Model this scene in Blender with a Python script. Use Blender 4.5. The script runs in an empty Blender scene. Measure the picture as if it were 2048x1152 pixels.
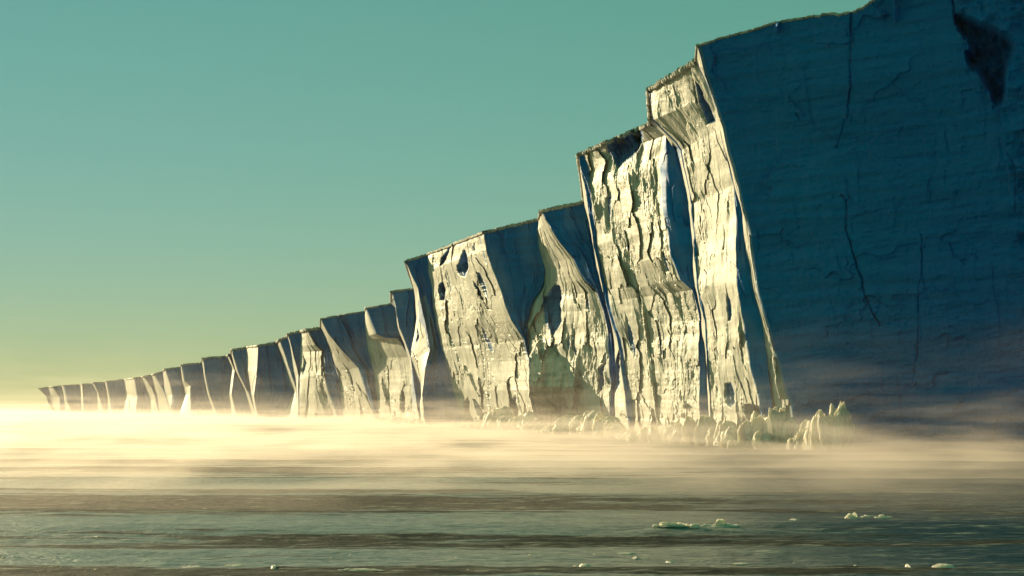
import bpy, math, random
import numpy as np
from mathutils import Vector

random.seed(7)
rng = np.random.RandomState(11)
SC = bpy.context.scene
COL = SC.collection

# ------------------------------------------------------------------ camera
HC = 3.0                 # eye height above the water, metres
F = 3822.0               # focal length in photo pixels (67 mm lens)
HORIZON = 822.0
cam = bpy.data.cameras.new('camera')
cam.sensor_width = 36.0
cam.lens = F / 2048 * 36
cam.shift_y = (HORIZON - 576) / 2048
cam.clip_start = 0.1
cam.clip_end = 60000
cam_ob = bpy.data.objects.new('camera', cam)
COL.objects.link(cam_ob)
cam_ob.location = (0, 0, HC)
cam_ob.rotation_euler = (math.radians(90), 0, 0)
SC.camera = cam_ob

# ------------------------------------------------------------------ light
SUN_AZ = 33.0            # degrees left of the view direction
SUN_EL = 12.0
wd = bpy.data.worlds.new('World')
SC.world = wd
wd.use_nodes = True
nt = wd.node_tree
nt.nodes.clear()
sky = nt.nodes.new('ShaderNodeTexSky')
sky.sky_type = 'NISHITA'
sky.sun_disc = False
sky.sun_elevation = math.radians(SUN_EL)
sky.sun_rotation = math.radians(-SUN_AZ)
sky.air_density = 1.0
sky.dust_density = 0.0
sky.ozone_density = 1.0
grade = nt.nodes.new('ShaderNodeMix'); grade.data_type = 'RGBA'; grade.blend_type = 'MULTIPLY'
grade.inputs[0].default_value = 1.0
grade.inputs[7].default_value = (0.587, 0.943, 0.748, 1)
bg = nt.nodes.new('ShaderNodeBackground')
bg.inputs[1].default_value = 0.05
wo = nt.nodes.new('ShaderNodeOutputWorld')
nt.links.new(sky.outputs[0], grade.inputs[6])
sep = nt.nodes.new('ShaderNodeSeparateColor'); com = nt.nodes.new('ShaderNodeCombineColor')
pw = nt.nodes.new('ShaderNodeMath'); pw.operation = 'POWER'; pw.inputs[1].default_value = 0.5
ml = nt.nodes.new('ShaderNodeMath'); ml.operation = 'MULTIPLY'; ml.inputs[1].default_value = 2.53
nt.links.new(grade.outputs[2], sep.inputs[0])
nt.links.new(sep.outputs[0], com.inputs[0]); nt.links.new(sep.outputs[2], com.inputs[2])
nt.links.new(sep.outputs[1], pw.inputs[0]); nt.links.new(pw.outputs[0], ml.inputs[0]); nt.links.new(ml.outputs[0], com.inputs[1])
nt.links.new(com.outputs[0], bg.inputs[0])
nt.links.new(bg.outputs[0], wo.inputs[0])

sl = bpy.data.lights.new('sun', 'SUN')
sl.energy = 5.0
sl.angle = math.radians(0.5)
sl.color = (1.0, 0.80, 0.46)
sun = bpy.data.objects.new('sun', sl)
COL.objects.link(sun)
az, el = math.radians(SUN_AZ), math.radians(SUN_EL)
SUNV = Vector((-math.sin(az) * math.cos(el), math.cos(az) * math.cos(el), math.sin(el)))
sun.rotation_euler = SUNV.to_track_quat('Z', 'Y').to_euler()

SC.view_settings.view_transform = 'Standard'
SC.view_settings.look = 'None'
SC.view_settings.exposure = 0.42
SC.view_settings.gamma = 1.0
SC.view_settings.use_curve_mapping = False
SC.cycles.use_denoising = True
SC.cycles.max_bounces = 6
SC.cycles.diffuse_bounces = 3
SC.cycles.glossy_bounces = 2
SC.cycles.transmission_bounces = 2
SC.cycles.transparent_max_bounces = 8
SC.cycles.volume_bounces = 1
SC.cycles.caustics_reflective = False
SC.cycles.caustics_refractive = False
SC.cycles.volume_max_steps = 96

# ------------------------------------------------------------------ helpers
LAT = rng.rand(512, 512)
def vnoise(x, y, seed=0):
    x = np.asarray(x, float) + seed * 37.31
    y = np.asarray(y, float) + seed * 91.77
    xi = np.floor(x).astype(int); yi = np.floor(y).astype(int)
    fx = x - xi; fy = y - yi
    fx = fx * fx * (3 - 2 * fx); fy = fy * fy * (3 - 2 * fy)
    x0 = xi & 511; x1 = (xi + 1) & 511; y0 = yi & 511; y1 = (yi + 1) & 511
    a = LAT[x0, y0]; b = LAT[x1, y0]; c = LAT[x0, y1]; d = LAT[x1, y1]
    return (a + (b - a) * fx + (c - a) * fy + (a - b - c + d) * fx * fy) * 2 - 1
def fbm(x, y, octv=4, seed=0, gain=0.5):
    s = 0; a = 1; t = 0
    for o in range(octv):
        s = s + a * vnoise(x * 2 ** o, y * 2 ** o, seed + o * 3); t += a; a *= gain
    return s / t
def ridged(x, y, octv=3, seed=0):
    s = 0; a = 1; t = 0
    for o in range(octv):
        s = s + a * (1 - 2 * np.abs(vnoise(x * 2 ** o, y * 2 ** o, seed + o * 3))); t += a; a *= 0.5
    return s / t
def sstep(a, b, x):
    t = np.clip((x - a) / (b - a), 0, 1)
    return t * t * (3 - 2 * t)

def tag(o, label=None, cat=None, group=None, kind=None):
    if label: o['label'] = label
    if cat: o['category'] = cat
    if group: o['group'] = group
    if kind: o['kind'] = kind
    return o

def grid_mesh(name, P, mat, parent=None, smooth=False, attr=None, flip=False):
    """P: (rows, cols, 3) -> one mesh object"""
    R, C = P.shape[:2]
    me = bpy.data.meshes.new(name)
    idx = np.arange(R * C).reshape(R, C)
    a, b, c, d = idx[:-1, :-1], idx[1:, :-1], idx[1:, 1:], idx[:-1, 1:]
    q = np.stack([a, b, c, d] if not flip else [a, d, c, b], -1).reshape(-1, 4)
    me.vertices.add(R * C)
    me.vertices.foreach_set('co', P.reshape(-1).astype(np.float32))
    me.loops.add(q.size)
    me.loops.foreach_set('vertex_index', q.reshape(-1).astype(np.int32))
    me.polygons.add(len(q))
    me.polygons.foreach_set('loop_start', (np.arange(len(q)) * 4).astype(np.int32))
    me.polygons.foreach_set('use_smooth', np.full(len(q), smooth))
    if attr is not None:
        at = me.attributes.new('blue_ice_shade', 'FLOAT', 'POINT')
        at.data.foreach_set('value', attr.reshape(-1).astype(np.float32))
    me.update(calc_edges=True)
    me.materials.append(mat)
    o = bpy.data.objects.new(name, me)
    COL.objects.link(o)
    if parent: o.parent = parent
    return o

def img(x, y, D):
    """a point D metres ahead that is seen at photo position x, y"""
    x = np.asarray(x, float); y = np.asarray(y, float)
    return np.stack([(x - 1024) / F * D, D + 0 * x, HC + (HORIZON - y) / F * D], -1)

def N(m, t, **kw):
    n = m.node_tree.nodes.new(t)
    for k, v in kw.items(): setattr(n, k, v)
    return n
def newmat(name):
    m = bpy.data.materials.new(name); m.use_nodes = True
    p = m.node_tree.nodes['Principled BSDF']
    return m, p, m.node_tree.links

# ------------------------------------------------------------------ materials
def ice_material():
    m, p, L = newmat('glacier_ice')
    tc = N(m, 'ShaderNodeTexCoord')
    mp = N(m, 'ShaderNodeMapping'); mp.inputs['Scale'].default_value = (0.35, 0.35, 0.09)
    L.new(tc.outputs['Object'], mp.inputs[0])
    n1 = N(m, 'ShaderNodeTexNoise'); n1.inputs['Scale'].default_value = 1; n1.inputs['Detail'].default_value = 7
    L.new(mp.outputs[0], n1.inputs[0])
    r1 = N(m, 'ShaderNodeValToRGB')
    r1.color_ramp.elements[0].position = 0.32; r1.color_ramp.elements[0].color = (0.46, 0.48, 0.43, 1)
    r1.color_ramp.elements[1].position = 0.62; r1.color_ramp.elements[1].color = (0.73, 0.70, 0.62, 1)
    L.new(n1.outputs[0], r1.inputs[0])
    # strata: thin near-horizontal layers
    mp2 = N(m, 'ShaderNodeMapping'); mp2.inputs['Scale'].default_value = (0.05, 0.03, 1.6); mp2.inputs['Rotation'].default_value = (0, math.radians(5), 0)
    L.new(tc.outputs['Object'], mp2.inputs[0])
    n2 = N(m, 'ShaderNodeTexNoise'); n2.inputs['Scale'].default_value = 1; n2.inputs['Detail'].default_value = 5
    L.new(mp2.outputs[0], n2.inputs[0])
    r2 = N(m, 'ShaderNodeMapRange'); r2.inputs[1].default_value = 0.35; r2.inputs[2].default_value = 0.65
    r2.inputs[3].default_value = 0.84; r2.inputs[4].default_value = 1.06
    L.new(n2.outputs[0], r2.inputs[0])
    mu = N(m, 'ShaderNodeMix', data_type='RGBA', blend_type='MULTIPLY'); mu.inputs[0].default_value = 1
    mp5 = N(m, 'ShaderNodeMapping'); mp5.inputs['Scale'].default_value = (1.6, 0.22, 0.10)
    L.new(tc.outputs['Object'], mp5.inputs[0])
    n5 = N(m, 'ShaderNodeTexNoise'); n5.inputs['Scale'].default_value = 1; n5.inputs['Detail'].default_value = 6; n5.inputs['Roughness'].default_value = 0.6
    L.new(mp5.outputs[0], n5.inputs[0])
    r5 = N(m, 'ShaderNodeMapRange'); r5.inputs[1].default_value = 0.3; r5.inputs[2].default_value = 0.7
    r5.inputs[3].default_value = 0.80; r5.inputs[4].default_value = 1.12
    L.new(n5.outputs[0], r5.inputs[0])
    L.new(r1.outputs[0], mu.inputs[6]); L.new(r5.outputs[0], mu.inputs[7])
    at = N(m, 'ShaderNodeAttribute', attribute_name='blue_ice_shade')
    # clear blue ice of calved faces, darkened so its colour carries their shade
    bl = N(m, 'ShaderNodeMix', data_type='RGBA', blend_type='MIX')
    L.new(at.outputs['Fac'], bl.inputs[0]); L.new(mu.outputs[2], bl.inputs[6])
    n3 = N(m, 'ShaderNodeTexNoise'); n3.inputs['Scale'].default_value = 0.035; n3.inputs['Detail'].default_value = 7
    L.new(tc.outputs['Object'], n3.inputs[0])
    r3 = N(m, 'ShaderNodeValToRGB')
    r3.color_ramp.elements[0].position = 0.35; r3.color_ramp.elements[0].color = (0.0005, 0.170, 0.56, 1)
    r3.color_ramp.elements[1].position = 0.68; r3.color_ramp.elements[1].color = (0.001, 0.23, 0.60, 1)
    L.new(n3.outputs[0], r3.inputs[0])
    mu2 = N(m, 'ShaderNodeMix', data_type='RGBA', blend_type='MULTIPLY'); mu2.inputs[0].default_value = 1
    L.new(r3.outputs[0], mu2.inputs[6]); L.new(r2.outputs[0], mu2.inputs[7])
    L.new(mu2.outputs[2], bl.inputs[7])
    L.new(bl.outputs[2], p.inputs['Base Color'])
    p.inputs['Roughness'].default_value = 0.55
    spm = N(m, 'ShaderNodeMapRange'); spm.inputs[3].default_value = 0.15; spm.inputs[4].default_value = 0.06
    L.new(at.outputs['Fac'], spm.inputs[0]); L.new(spm.outputs[0], p.inputs['Specular IOR Level'])
    # relief
    mp3 = N(m, 'ShaderNodeMapping'); mp3.inputs['Scale'].default_value = (1.5, 0.6, 0.28)
    L.new(tc.outputs['Object'], mp3.inputs[0])
    n4 = N(m, 'ShaderNodeTexNoise'); n4.inputs['Scale'].default_value = 1; n4.inputs['Detail'].default_value = 8; n4.inputs['Roughness'].default_value = 0.62
    L.new(mp3.outputs[0], n4.inputs[0])
    b1 = N(m, 'ShaderNodeBump'); b1.inputs['Strength'].default_value = 0.5; b1.inputs['Distance'].default_value = 0.35
    L.new(n4.outputs[0], b1.inputs['Height'])
    b2 = N(m, 'ShaderNodeBump'); bst = N(m, 'ShaderNodeMapRange'); bst.inputs[3].default_value = 0.04; bst.inputs[4].default_value = 0.22
    L.new(at.outputs['Fac'], bst.inputs[0]); L.new(bst.outputs[0], b2.inputs['Strength']); b2.inputs['Distance'].default_value = 0.03
    L.new(n2.outputs[0], b2.inputs['Height']); L.new(b1.outputs[0], b2.inputs['Normal'])
    L.new(b2.outputs[0], p.inputs['Normal'])
    return m
ICE = ice_material()

def snow_material(name, c0, c1, rough=0.7, scale=1.5, sss=0.0):
    m, p, L = newmat(name)
    tc = N(m, 'ShaderNodeTexCoord')
    n = N(m, 'ShaderNodeTexNoise'); n.inputs['Scale'].default_value = scale; n.inputs['Detail'].default_value = 6
    L.new(tc.outputs['Object'], n.inputs[0])
    r = N(m, 'ShaderNodeValToRGB')
    if sss:
        p.inputs['Subsurface Weight'].default_value = sss
        p.inputs['Subsurface Radius'].default_value = (1.0, 0.85, 0.6)
        p.inputs['Subsurface Scale'].default_value = 0.7
    r.color_ramp.elements[0].position = 0.35; r.color_ramp.elements[0].color = (*c0, 1)
    r.color_ramp.elements[1].position = 0.62; r.color_ramp.elements[1].color = (*c1, 1)
    L.new(n.outputs[0], r.inputs[0]); L.new(r.outputs[0], p.inputs['Base Color'])
    p.inputs['Roughness'].default_value = rough
    b = N(m, 'ShaderNodeBump'); b.inputs['Strength'].default_value = 0.6; b.inputs['Distance'].default_value = 0.2
    L.new(n.outputs[0], b.inputs['Height']); L.new(b.outputs[0], p.inputs['Normal'])
    return m
CREST = snow_material('old_snow_crust', (0.26, 0.26, 0.23), (0.60, 0.58, 0.52))
BERG = snow_material('broken_ice', (0.45, 0.44, 0.38), (0.82, 0.76, 0.64), 0.6, 1.2, 0.6)
FLOE = snow_material('floe_ice', (0.72, 0.55, 0.42), (0.92, 0.78, 0.64), 0.6, 3.0, 0.6)

# ------------------------------------------------------------------ the cliff
# Each curve runs down the cliff from its crest to the water: P = outward corner of
# a headland (with its distance in metres), Q = inner corner where a face meets the
# flank of the next headland.
CURVES = [
 ('P', 2500, [(77,777),(92,792),(98,812),(110,830)]),
 ('Q', 0, [(97,774),(98,790),(104,810),(112,828)]),
 ('P', 2380, [(104,773),(118,795),(120,828)]),
 ('Q', 0, [(122,771),(126,785),(132,828)]),
 ('P', 2240, [(126,770),(133,800),(145,826)]),
 ('Q', 0, [(160,769),(163,828)]),
 ('P', 2110, [(164,768),(167,828)]),
 ('Q', 0, [(183,767),(194,785),(196,828)]),
 ('P', 1980, [(187,765),(196,785),(207,828)]),
 ('Q', 0, [(209,764),(214,790),(216,828)]),
 ('P', 1880, [(213,762),(219,795),(222,828)]),
 ('Q', 0, [(248,759),(250,790),(244,828)]),
 ('P', 1690, [(268,756),(274,795),(271,828)]),
 ('Q', 0, [(283,754),(292,780),(300,800),(298,828)]),
 ('P', 1590, [(287,752),(302,775),(309,790),(318,828)]),
 ('Q', 0, [(303,750),(307,775),(311,788),(319,828)]),
 ('P', 1490, [(307,748),(320,770),(328,785),(343,828)]),
 ('Q', 0, [(325,743),(327,765),(330,785),(344,828)]),
 ('P', 1365, [(330,738),(341,770),(345,790),(341,810),(345,828)]),
 ('Q', 0, [(362,734),(364,760),(371,790),(358,828)]),
 ('P', 1233, [(363,729),(368,762),(380,772),(381,828)]),
 ('Q', 0, [(404,725),(407,750),(415,790),(428,828)]),
 ('P', 1092, [(405,716),(409,750),(419,790),(434,830)]),
 ('Q', 0, [(454,712),(464,735),(458,790),(462,828)]),
 ('P', 1010, [(457,709),(470,740),(463,788),(471,828)]),
 ('Q', 0, [(462,708),(470,740),(490,778),(505,832)]),
 ('P', 932, [(463,699),(476,745),(497,785),(514,835)]),
 ('Q', 0, [(493,694),(494,740),(502,790),(514,836)]),
 ('P', 860, [(516,691),(515,735),(507,790),(516,836)]),
 ('Q', 0, [(553,684),(568,730),(587,785),(562,840)]),
 ('P', 796, [(558,679),(578,735),(593,780),(596,836)]),
 ('Q', 0, [(575,674),(583,710),(592,760),(597,836)]),
 ('P', 745, [(576,667),(586,710),(597,750),(598,836)]),
 ('Q', 0, [(602,662),(601,700),(598,757),(599,836)]),
 ('P', 690, [(614,659),(632,690),(648,702),(648,750),(655,780),(676,840)]),
 ('Q', 0, [(641,655),(657,690),(666,720),(678,760),(681,808),(686,842)]),
 ('P', 620, [(641,637),(658,668),(690,708),(715,735),(735,790),(752,842)]),
 ('Q', 0, [(731,622),(731,651),(735,699),(748,742),(752,797),(756,845)]),
 ('P', 555, [(731,616),(740,640),(752,668),(772,676),(794,665),(799,680),(818,714),(830,845)]),
 ('Q', 0, [(782,607),(793,618),(797,655),(816,713),(832,845)]),
 ('P', 485, [(782,583),(788,600),(794,618),(798,655),(820,715),(838,845)]),
 ('Q', 0, [(828,576),(831,600),(833,640),(823,690),(821,715),(841,770),(842,850)]),
 ('P', 398, [(810,522),(822,548),(834,576),(842,610),(852,650),(858,700),(850,740),(846,790),(852,850)]),
 ('Q', 0, [(856,508),(855,540),(862,575),(868,620),(882,690),(905,770),(925,855)]),
 ('P', 313, [(967,464),(972,500),(988,545),(1003,590),(1023,640),(1049,680),(1058,720),(1059,780),(1076,862)]),
 ('Q', 0, [(1078,437),(1072,460),(1082,500),(1092,540),(1086,570),(1068,600),(1054,650),(1060,720),(1062,790),(1080,862)]),
 ('P', 274, [(1082,421),(1099,452),(1121,487),(1147,517),(1169,560),(1192,585),(1208,620),(1218,700),(1222,868)]),
 ('Q', 0, [(1168,403),(1184,480),(1195,537),(1207,590),(1224,650),(1228,700),(1230,740),(1230,800),(1232,870)]),
 ('P', 224, [(1156,309),(1163,340),(1172,390),(1184,470),(1198,545),(1214,610),(1234,680),(1242,740),(1250,800),(1258,872)]),
 ('Q', 0, [(1167,304),(1175,340),(1185,400),(1193,480),(1208,560),(1226,630),(1243,680),(1252,740),(1262,800),(1270,872)]),
 ('P', 194, [(1301,246),(1331,270),(1322,313),(1322,372),(1326,426),(1334,470),(1340,510),(1362,560),(1386,580),(1398,640),(1398,740),(1400,875)]),
 ('Q', 0, [(1301,245),(1345,285),(1357,300),(1362,335),(1378,408),(1384,481),(1390,575),(1404,640),(1412,740),(1416,878)]),
 ('P', 176, [(1297,178),(1305,240),(1350,284),(1361,300),(1366,335),(1382,408),(1388,481),(1394,575),(1408,640),(1416,740),(1420,880)]),
 ('Q', 0, [(1300,177),(1308,240),(1353,284),(1364,300),(1369,335),(1385,408),(1391,481),(1397,575),(1411,640),(1419,740),(1423,880)]),
 ('P', 161, [(1390,122),(1406,150),(1430,215),(1447,290),(1466,370),(1470,420),(1471,500),(1474,560),(1486,640),(1492,690),(1504,745),(1518,800),(1530,882)]),
 ('Q', 0, [(1391,121),(1407,150),(1431,215),(1448,290),(1468,370),(1484,430),(1492,500),(1502,560),(1524,640),(1532,690),(1538,745),(1546,800),(1550,884)]),
 ('P', 157, [(1394,90),(1409,150),(1434,215),(1452,290),(1473,370),(1489,430),(1502,500),(1513,570),(1534,660),(1550,710),(1562,755),(1577,805),(1592,888)]),
]
FACE_END = 126.0
KD = 0.75
def interp_curve(pts, ys):
    p = np.array(pts, float)
    return np.interp(ys, p[:, 1], p[:, 0])
ROWS = 430
S = np.linspace(0, 1, ROWS)
S = S ** 0.97
cv = []
last = None
for i, (ty, D, pts) in enumerate(CURVES):
    yt = pts[0][1]
    if ty == 'P':
        lnD = np.full(ROWS, math.log(D))
        yb = HORIZON + (HC + 1.2) * F / D
        ys = yt + (yb - yt) * S
        xs = interp_curve(pts, ys)
    else:
        Dp = math.exp(last['ln'][0])
        for _ in range(2):
            yb = HORIZON + (HC + 1.2) * F / Dp
            ys = yt + (yb - yt) * S
            xs = interp_curve(pts, ys)
            lnD = last['ln'] - KD * np.maximum(xs - last['x'], 0) / F
            Dp = math.exp(lnD[-1])
    amp = np.clip((822 - yt) / 260, 0.25, 1) * sstep(0, 0.04, S)
    seed = i if ty == 'P' else i + 0.35
    xs = xs + amp * (3.4 * fbm(ys / 40, 0 * ys + seed * 7.7, 2, 5, 0.4) + 0.25 * fbm(ys / 7, 0 * ys + seed, 1, 6))
    cv.append(dict(t=ty, x=xs, y=ys, ln=lnD))
    last = cv[-1]
# right end of the great face
yt = -150.0
xe = np.full(ROWS, 2420.0)
lnE = np.full(ROWS, math.log(FACE_END))
yb = HORIZON + (HC + 1.2) * F / FACE_END
cv.append(dict(t='Q', x=xe, y=yt + (yb - yt) * S, ln=lnE))

# build the global grid of columns
cols_x, cols_y, cols_ln, cols_w, cols_c = [], [], [], [], []
segs = []            # (first col, last col, type)
ccur = 0.0
nseg = len(cv) - 1
for j in range(nseg):
    a, b = cv[j], cv[j + 1]
    wid = np.max(np.abs(b['x'] - a['x']))
    flank = a['t'] == 'Q'
    main = j == nseg - 1
    px = 1.25 if not main else 1.7
    n = int(max(5, wid / px)) if not flank else int(max(9, wid / 1.15))
    if j < 34: n = int(max(4, n * 0.8))
    start = len(cols_x)
    ws = np.linspace(0, 1, n + 1)
    for k, w in enumerate(ws):
        if j > 0 and k == 0: 
            continue
        x = a['x'] * (1 - w) + b['x'] * w
        if main:
            y = a['y'] * (1 - w) + b['y'] * w
            # crest of the great face
            top = np.interp(x[0], [1394,1424,1470,1523,1554,1610,1658,1680,1710,1749,1830,1900,2048,2420],
                                  [90,81,68,54,43,35,26,29,22,0,-30,-52,-90,-150])
            y = top + (y[-1] - top) * S
        else:
            y = a['y'] * (1 - w) + b['y'] * w
        ln = a['ln'] * (1 - w) + b['ln'] * w
        cols_x.append(x); cols_y.append(y); cols_ln.append(ln)
        edge = min(w, 1 - w) * wid
        cols_w.append((1.0 if flank else (0.42 if not main else 0.16), flank, main))
        cols_c.append(ccur + w * max(wid, 4))
    ccur += max(wid, 4)
    segs.append((max(start - (1 if j > 0 else 0), 0), len(cols_x) - 1, flank, main))
X = np.array(cols_x).T; Y = np.array(cols_y).T; LN = np.array(cols_ln).T
Cc = np.array(cols_c)[None, :] + 0 * X
W = np.array([w[0] for w in cols_w])
FL = np.array([w[1] for w in cols_w]).astype(float)
MAIN = np.array([w[2] for w in cols_w])
# soften the change of roughness from flank to face
ker = np.ones(3) / 3
W = np.convolve(np.pad(W, 1, 'edge'), ker, 'valid')[None, :] * (0.55 + 0.45 * sstep(1.0, 0.0, np.clip((X - 1230) / 250, 0, 1)) + 0.0 * X)
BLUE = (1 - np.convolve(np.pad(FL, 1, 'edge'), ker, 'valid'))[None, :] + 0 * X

def inside(poly, x, y):
    r = np.zeros(x.shape, bool)
    n = len(poly)
    for i in range(n):
        x1, y1 = poly[i]; x2, y2 = poly[(i + 1) % n]
        if y1 == y2: continue
        c = ((y1 > y) != (y2 > y)) & (x < (x2 - x1) * (y - y1) / (y2 - y1) + x1)
        r ^= c
    return r
def blur(A, ry, rx):
    for ax, r in ((0, ry), (1, rx)):
        if r <= 0: continue
        k = np.ones(2 * r + 1) / (2 * r + 1)
        A = np.apply_along_axis(lambda v: np.convolve(np.pad(v, r, 'edge'), k, 'valid'), ax, A)
    return A

# recesses and stepped blocks broken out of the flanks: outlines on the cliff
HOLLOWS = [
 ('g', [(1262,330),(1325,290),(1322,430),(1330,480),(1300,470),(1270,430),(1255,370)]),

 ('r', [(1206,277),(1284,250),(1281,291),(1266,312),(1249,328),(1234,337),(1224,325),(1213,306)]),
 ('r', [(1383,143),(1395,171),(1417,208),(1430,240),(1412,251),(1396,215),(1387,182)]),
 ('r', [(1346,290),(1358,300),(1363,320),(1360,345),(1350,330),(1347,310)]),
 ('r', [(1104,570),(1121,573),(1124,640),(1106,678),(1086,645),(1079,600)]),
 ('b', [(1082,676),(1112,704),(1135,740),(1160,773),(1130,812),(1100,836),(1069,838),(1058,790),(1056,725),(1066,700)]),
 ('r', [(1225,735),(1238,700),(1240,770),(1232,790),(1222,770)]),
 ('r', [(1195,740),(1212,715),(1208,770),(1196,790)]),
 ('r', [(1250,620),(1262,655),(1274,715),(1268,722),(1256,690),(1248,650)]),
 ('b', [(1286,600),(1296,640),(1302,700),(1308,760),(1318,840),(1322,852),(1312,852),(1304,790),(1294,700),(1286,640)]),
 ('r', [(1316,620),(1320,660),(1325,720),(1320,722),(1314,670)]),
 ('b', [(1357,775),(1366,800),(1379,812),(1368,815),(1357,795)]),
 ('r', [(1454,585),(1462,600),(1462,640),(1456,646),(1452,620)]),
 ('b', [(1478,640),(1484,700),(1494,750),(1488,740),(1480,700),(1474,660)]),
 ('r', [(1446,770),(1460,764),(1470,790),(1472,812),(1460,818),(1448,806)]),
 ('r', [(1484,812),(1496,806),(1520,812),(1524,830),(1512,848),(1498,845),(1488,830)]),
 ('b', [(1546,690),(1552,716),(1570,795),(1556,800),(1550,760),(1544,720)]),
 ('r', [(923,505),(930,500),(937,515),(936,540),(930,555),(920,550),(912,540),(916,520)]),
 ('r', [(880,518),(893,502),(905,492),(900,502),(884,530),(878,534)]),
 ('r', [(946,490),(952,480),(951,498),(947,500)]),
 ('r', [(941,555),(955,570),(970,605),(984,622),(974,618),(960,595),(950,575)]),
 ('r', [(950,540),(962,545),(972,575),(978,600),(968,590),(957,565)]),
 ('r', [(876,570),(886,560),(892,580),(888,600),(878,598)]),
 ('b', [(925,728),(938,745),(955,780),(966,795),(958,792),(940,765),(926,740)]),
 ('b', [(954,748),(960,765),(966,790),(961,785),(954,765)]),
 ('r', [(925,805),(936,793),(942,815),(938,835),(928,830)]),
 ('r', [(945,800),(958,805),(972,830),(968,845),(952,830)]),
 ('b', [(850,735),(862,760),(880,795),(905,852),(880,850),(846,835),(842,800),(852,770)]),
 ('r', [(832,650),(838,668),(834,690),(830,680)]),
 ('r', [(1040,840),(1050,800),(1054,825),(1048,850)]),
 ('r', [(1018,800),(1030,790),(1036,830),(1026,852),(1018,830)]),
 ('r', [(652,705),(664,720),(668,752),(648,752),(648,715)]),
 ('b', [(766,745),(774,790),(778,810),(770,805),(764,775)]),
 ('r', [(800,790),(808,770),(812,800),(806,830),(800,820)]),
 ('r', [(607,700),(612,735),(609,758),(604,740)]),
 ('b', [(880,700),(890,712),(905,740),(897,735),(884,715)]),
 ('r', [(1142,560),(1149,590),(1158,625),(1150,612),(1142,590)]),
 ('r', [(1128,690),(1136,660),(1140,690),(1134,715)]),
 ('r', [(1272,560),(1280,585),(1286,612),(1278,605),(1270,580)]),
 ('b', [(1160,330),(1168,318),(1180,350),(1190,400),(1196,450),(1190,440),(1178,380),(1166,350)]),
]
T = X / F
OFF = np.zeros_like(LN); OFG = np.zeros_like(LN)
JX = 5 * fbm(Y / 26, X / 26, 4, 301, 0.6); JY = 8 * fbm(Y / 26, X / 18, 4, 303, 0.6)
for mode, poly in HOLLOWS:
    ins = inside(poly, X + JX, Y + JY)
    if mode == 'g': ins = inside(poly, X + 3 * JX, Y + 3 * JY)
    rows = np.where(ins.any(1))[0]
    for r in rows:
        cs = np.where(ins[r])[0]
        c1, c2 = cs[0], cs[-1]
        if c2 - c1 > 260: continue
        sl_ = slice(c1, c2 + 1)
        if mode == 'g':
            new = LN[r, c1] - 0.4 * (T[r, sl_] - T[r, c1])
            OFG[r, sl_] += 0.38 * (new - LN[r, sl_])
        elif mode == 'r':
            new = LN[r, c1] - 0.4 * (T[r, sl_] - T[r, c1])
            OFF[r, sl_] = np.maximum(OFF[r, sl_], new - LN[r, sl_])
        else:
            new = LN[r, c2] + 0.4 * (T[r, c2] - T[r, sl_])
            OFF[r, sl_] = np.minimum(OFF[r, sl_], new - LN[r, sl_])
def run_offsets(mask, mode, kd=0.4, maxpx=26):
    out = np.zeros_like(LN)
    mk = np.pad(mask, ((0, 0), (1, 1))).astype(np.int8)
    df = np.diff(mk, axis=1)
    rs, cs_ = np.where(df == 1); re, ce = np.where(df == -1)
    for r, a_, b_ in zip(rs, cs_, ce):
        b_ -= 1
        if b_ - a_ < 1 or X[r, b_] - X[r, a_] > maxpx: continue
        sl_ = slice(a_, b_ + 1)
        if mode == 'r': out[r, sl_] = np.maximum(LN[r, a_] - kd * (T[r, sl_] - T[r, a_]) - LN[r, sl_], 0)
        else: out[r, sl_] = np.minimum(LN[r, b_] + kd * (T[r, b_] - T[r, sl_]) - LN[r, sl_], 0)
    return out
Ccg = np.array(cols_c)[None, :] + 0 * X
flk = (FL[None, :] > 0.5) & (X > 560) & (X < 1600) & (S[:, None] > 0.02)
shear = (Y - 600) * 0.04
low = sstep(0.45, 0.95, S)[:, None]
g1 = fbm((Ccg + shear) / 11, Y / 95, 4, 401, 0.55)
g2 = fbm((Ccg - 3 * shear) / 8, Y / 60, 4, 411, 0.6)
g3 = fbm(Ccg / 7, Y / 22, 4, 421, 0.6)
zone = fbm(Ccg / 60, Y / 130, 2, 431)
OFF += np.where(np.abs(OFF) > 0.002, 0, 0.45 * run_offsets(flk & (g1 > 0.40 - 0.10 * low - 0.12 * zone), 'r'))
OFF += np.where(np.abs(OFF) > 0.002, 0, 0.45 * run_offsets(flk & (g2 > 0.40 - 0.12 * low + 0.12 * zone), 'b'))
OFF += np.where(np.abs(OFF) > 0.002, 0, run_offsets(flk & (g3 > 0.60 - 0.30 * sstep(0.80, 0.95, S)[:, None] - 0.1 * zone), 'r'))
OFF = blur(OFF, 1, 0)
OFG = blur(blur(OFG, 14, 5), 10, 4)
LN = LN + OFF + OFG

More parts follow.
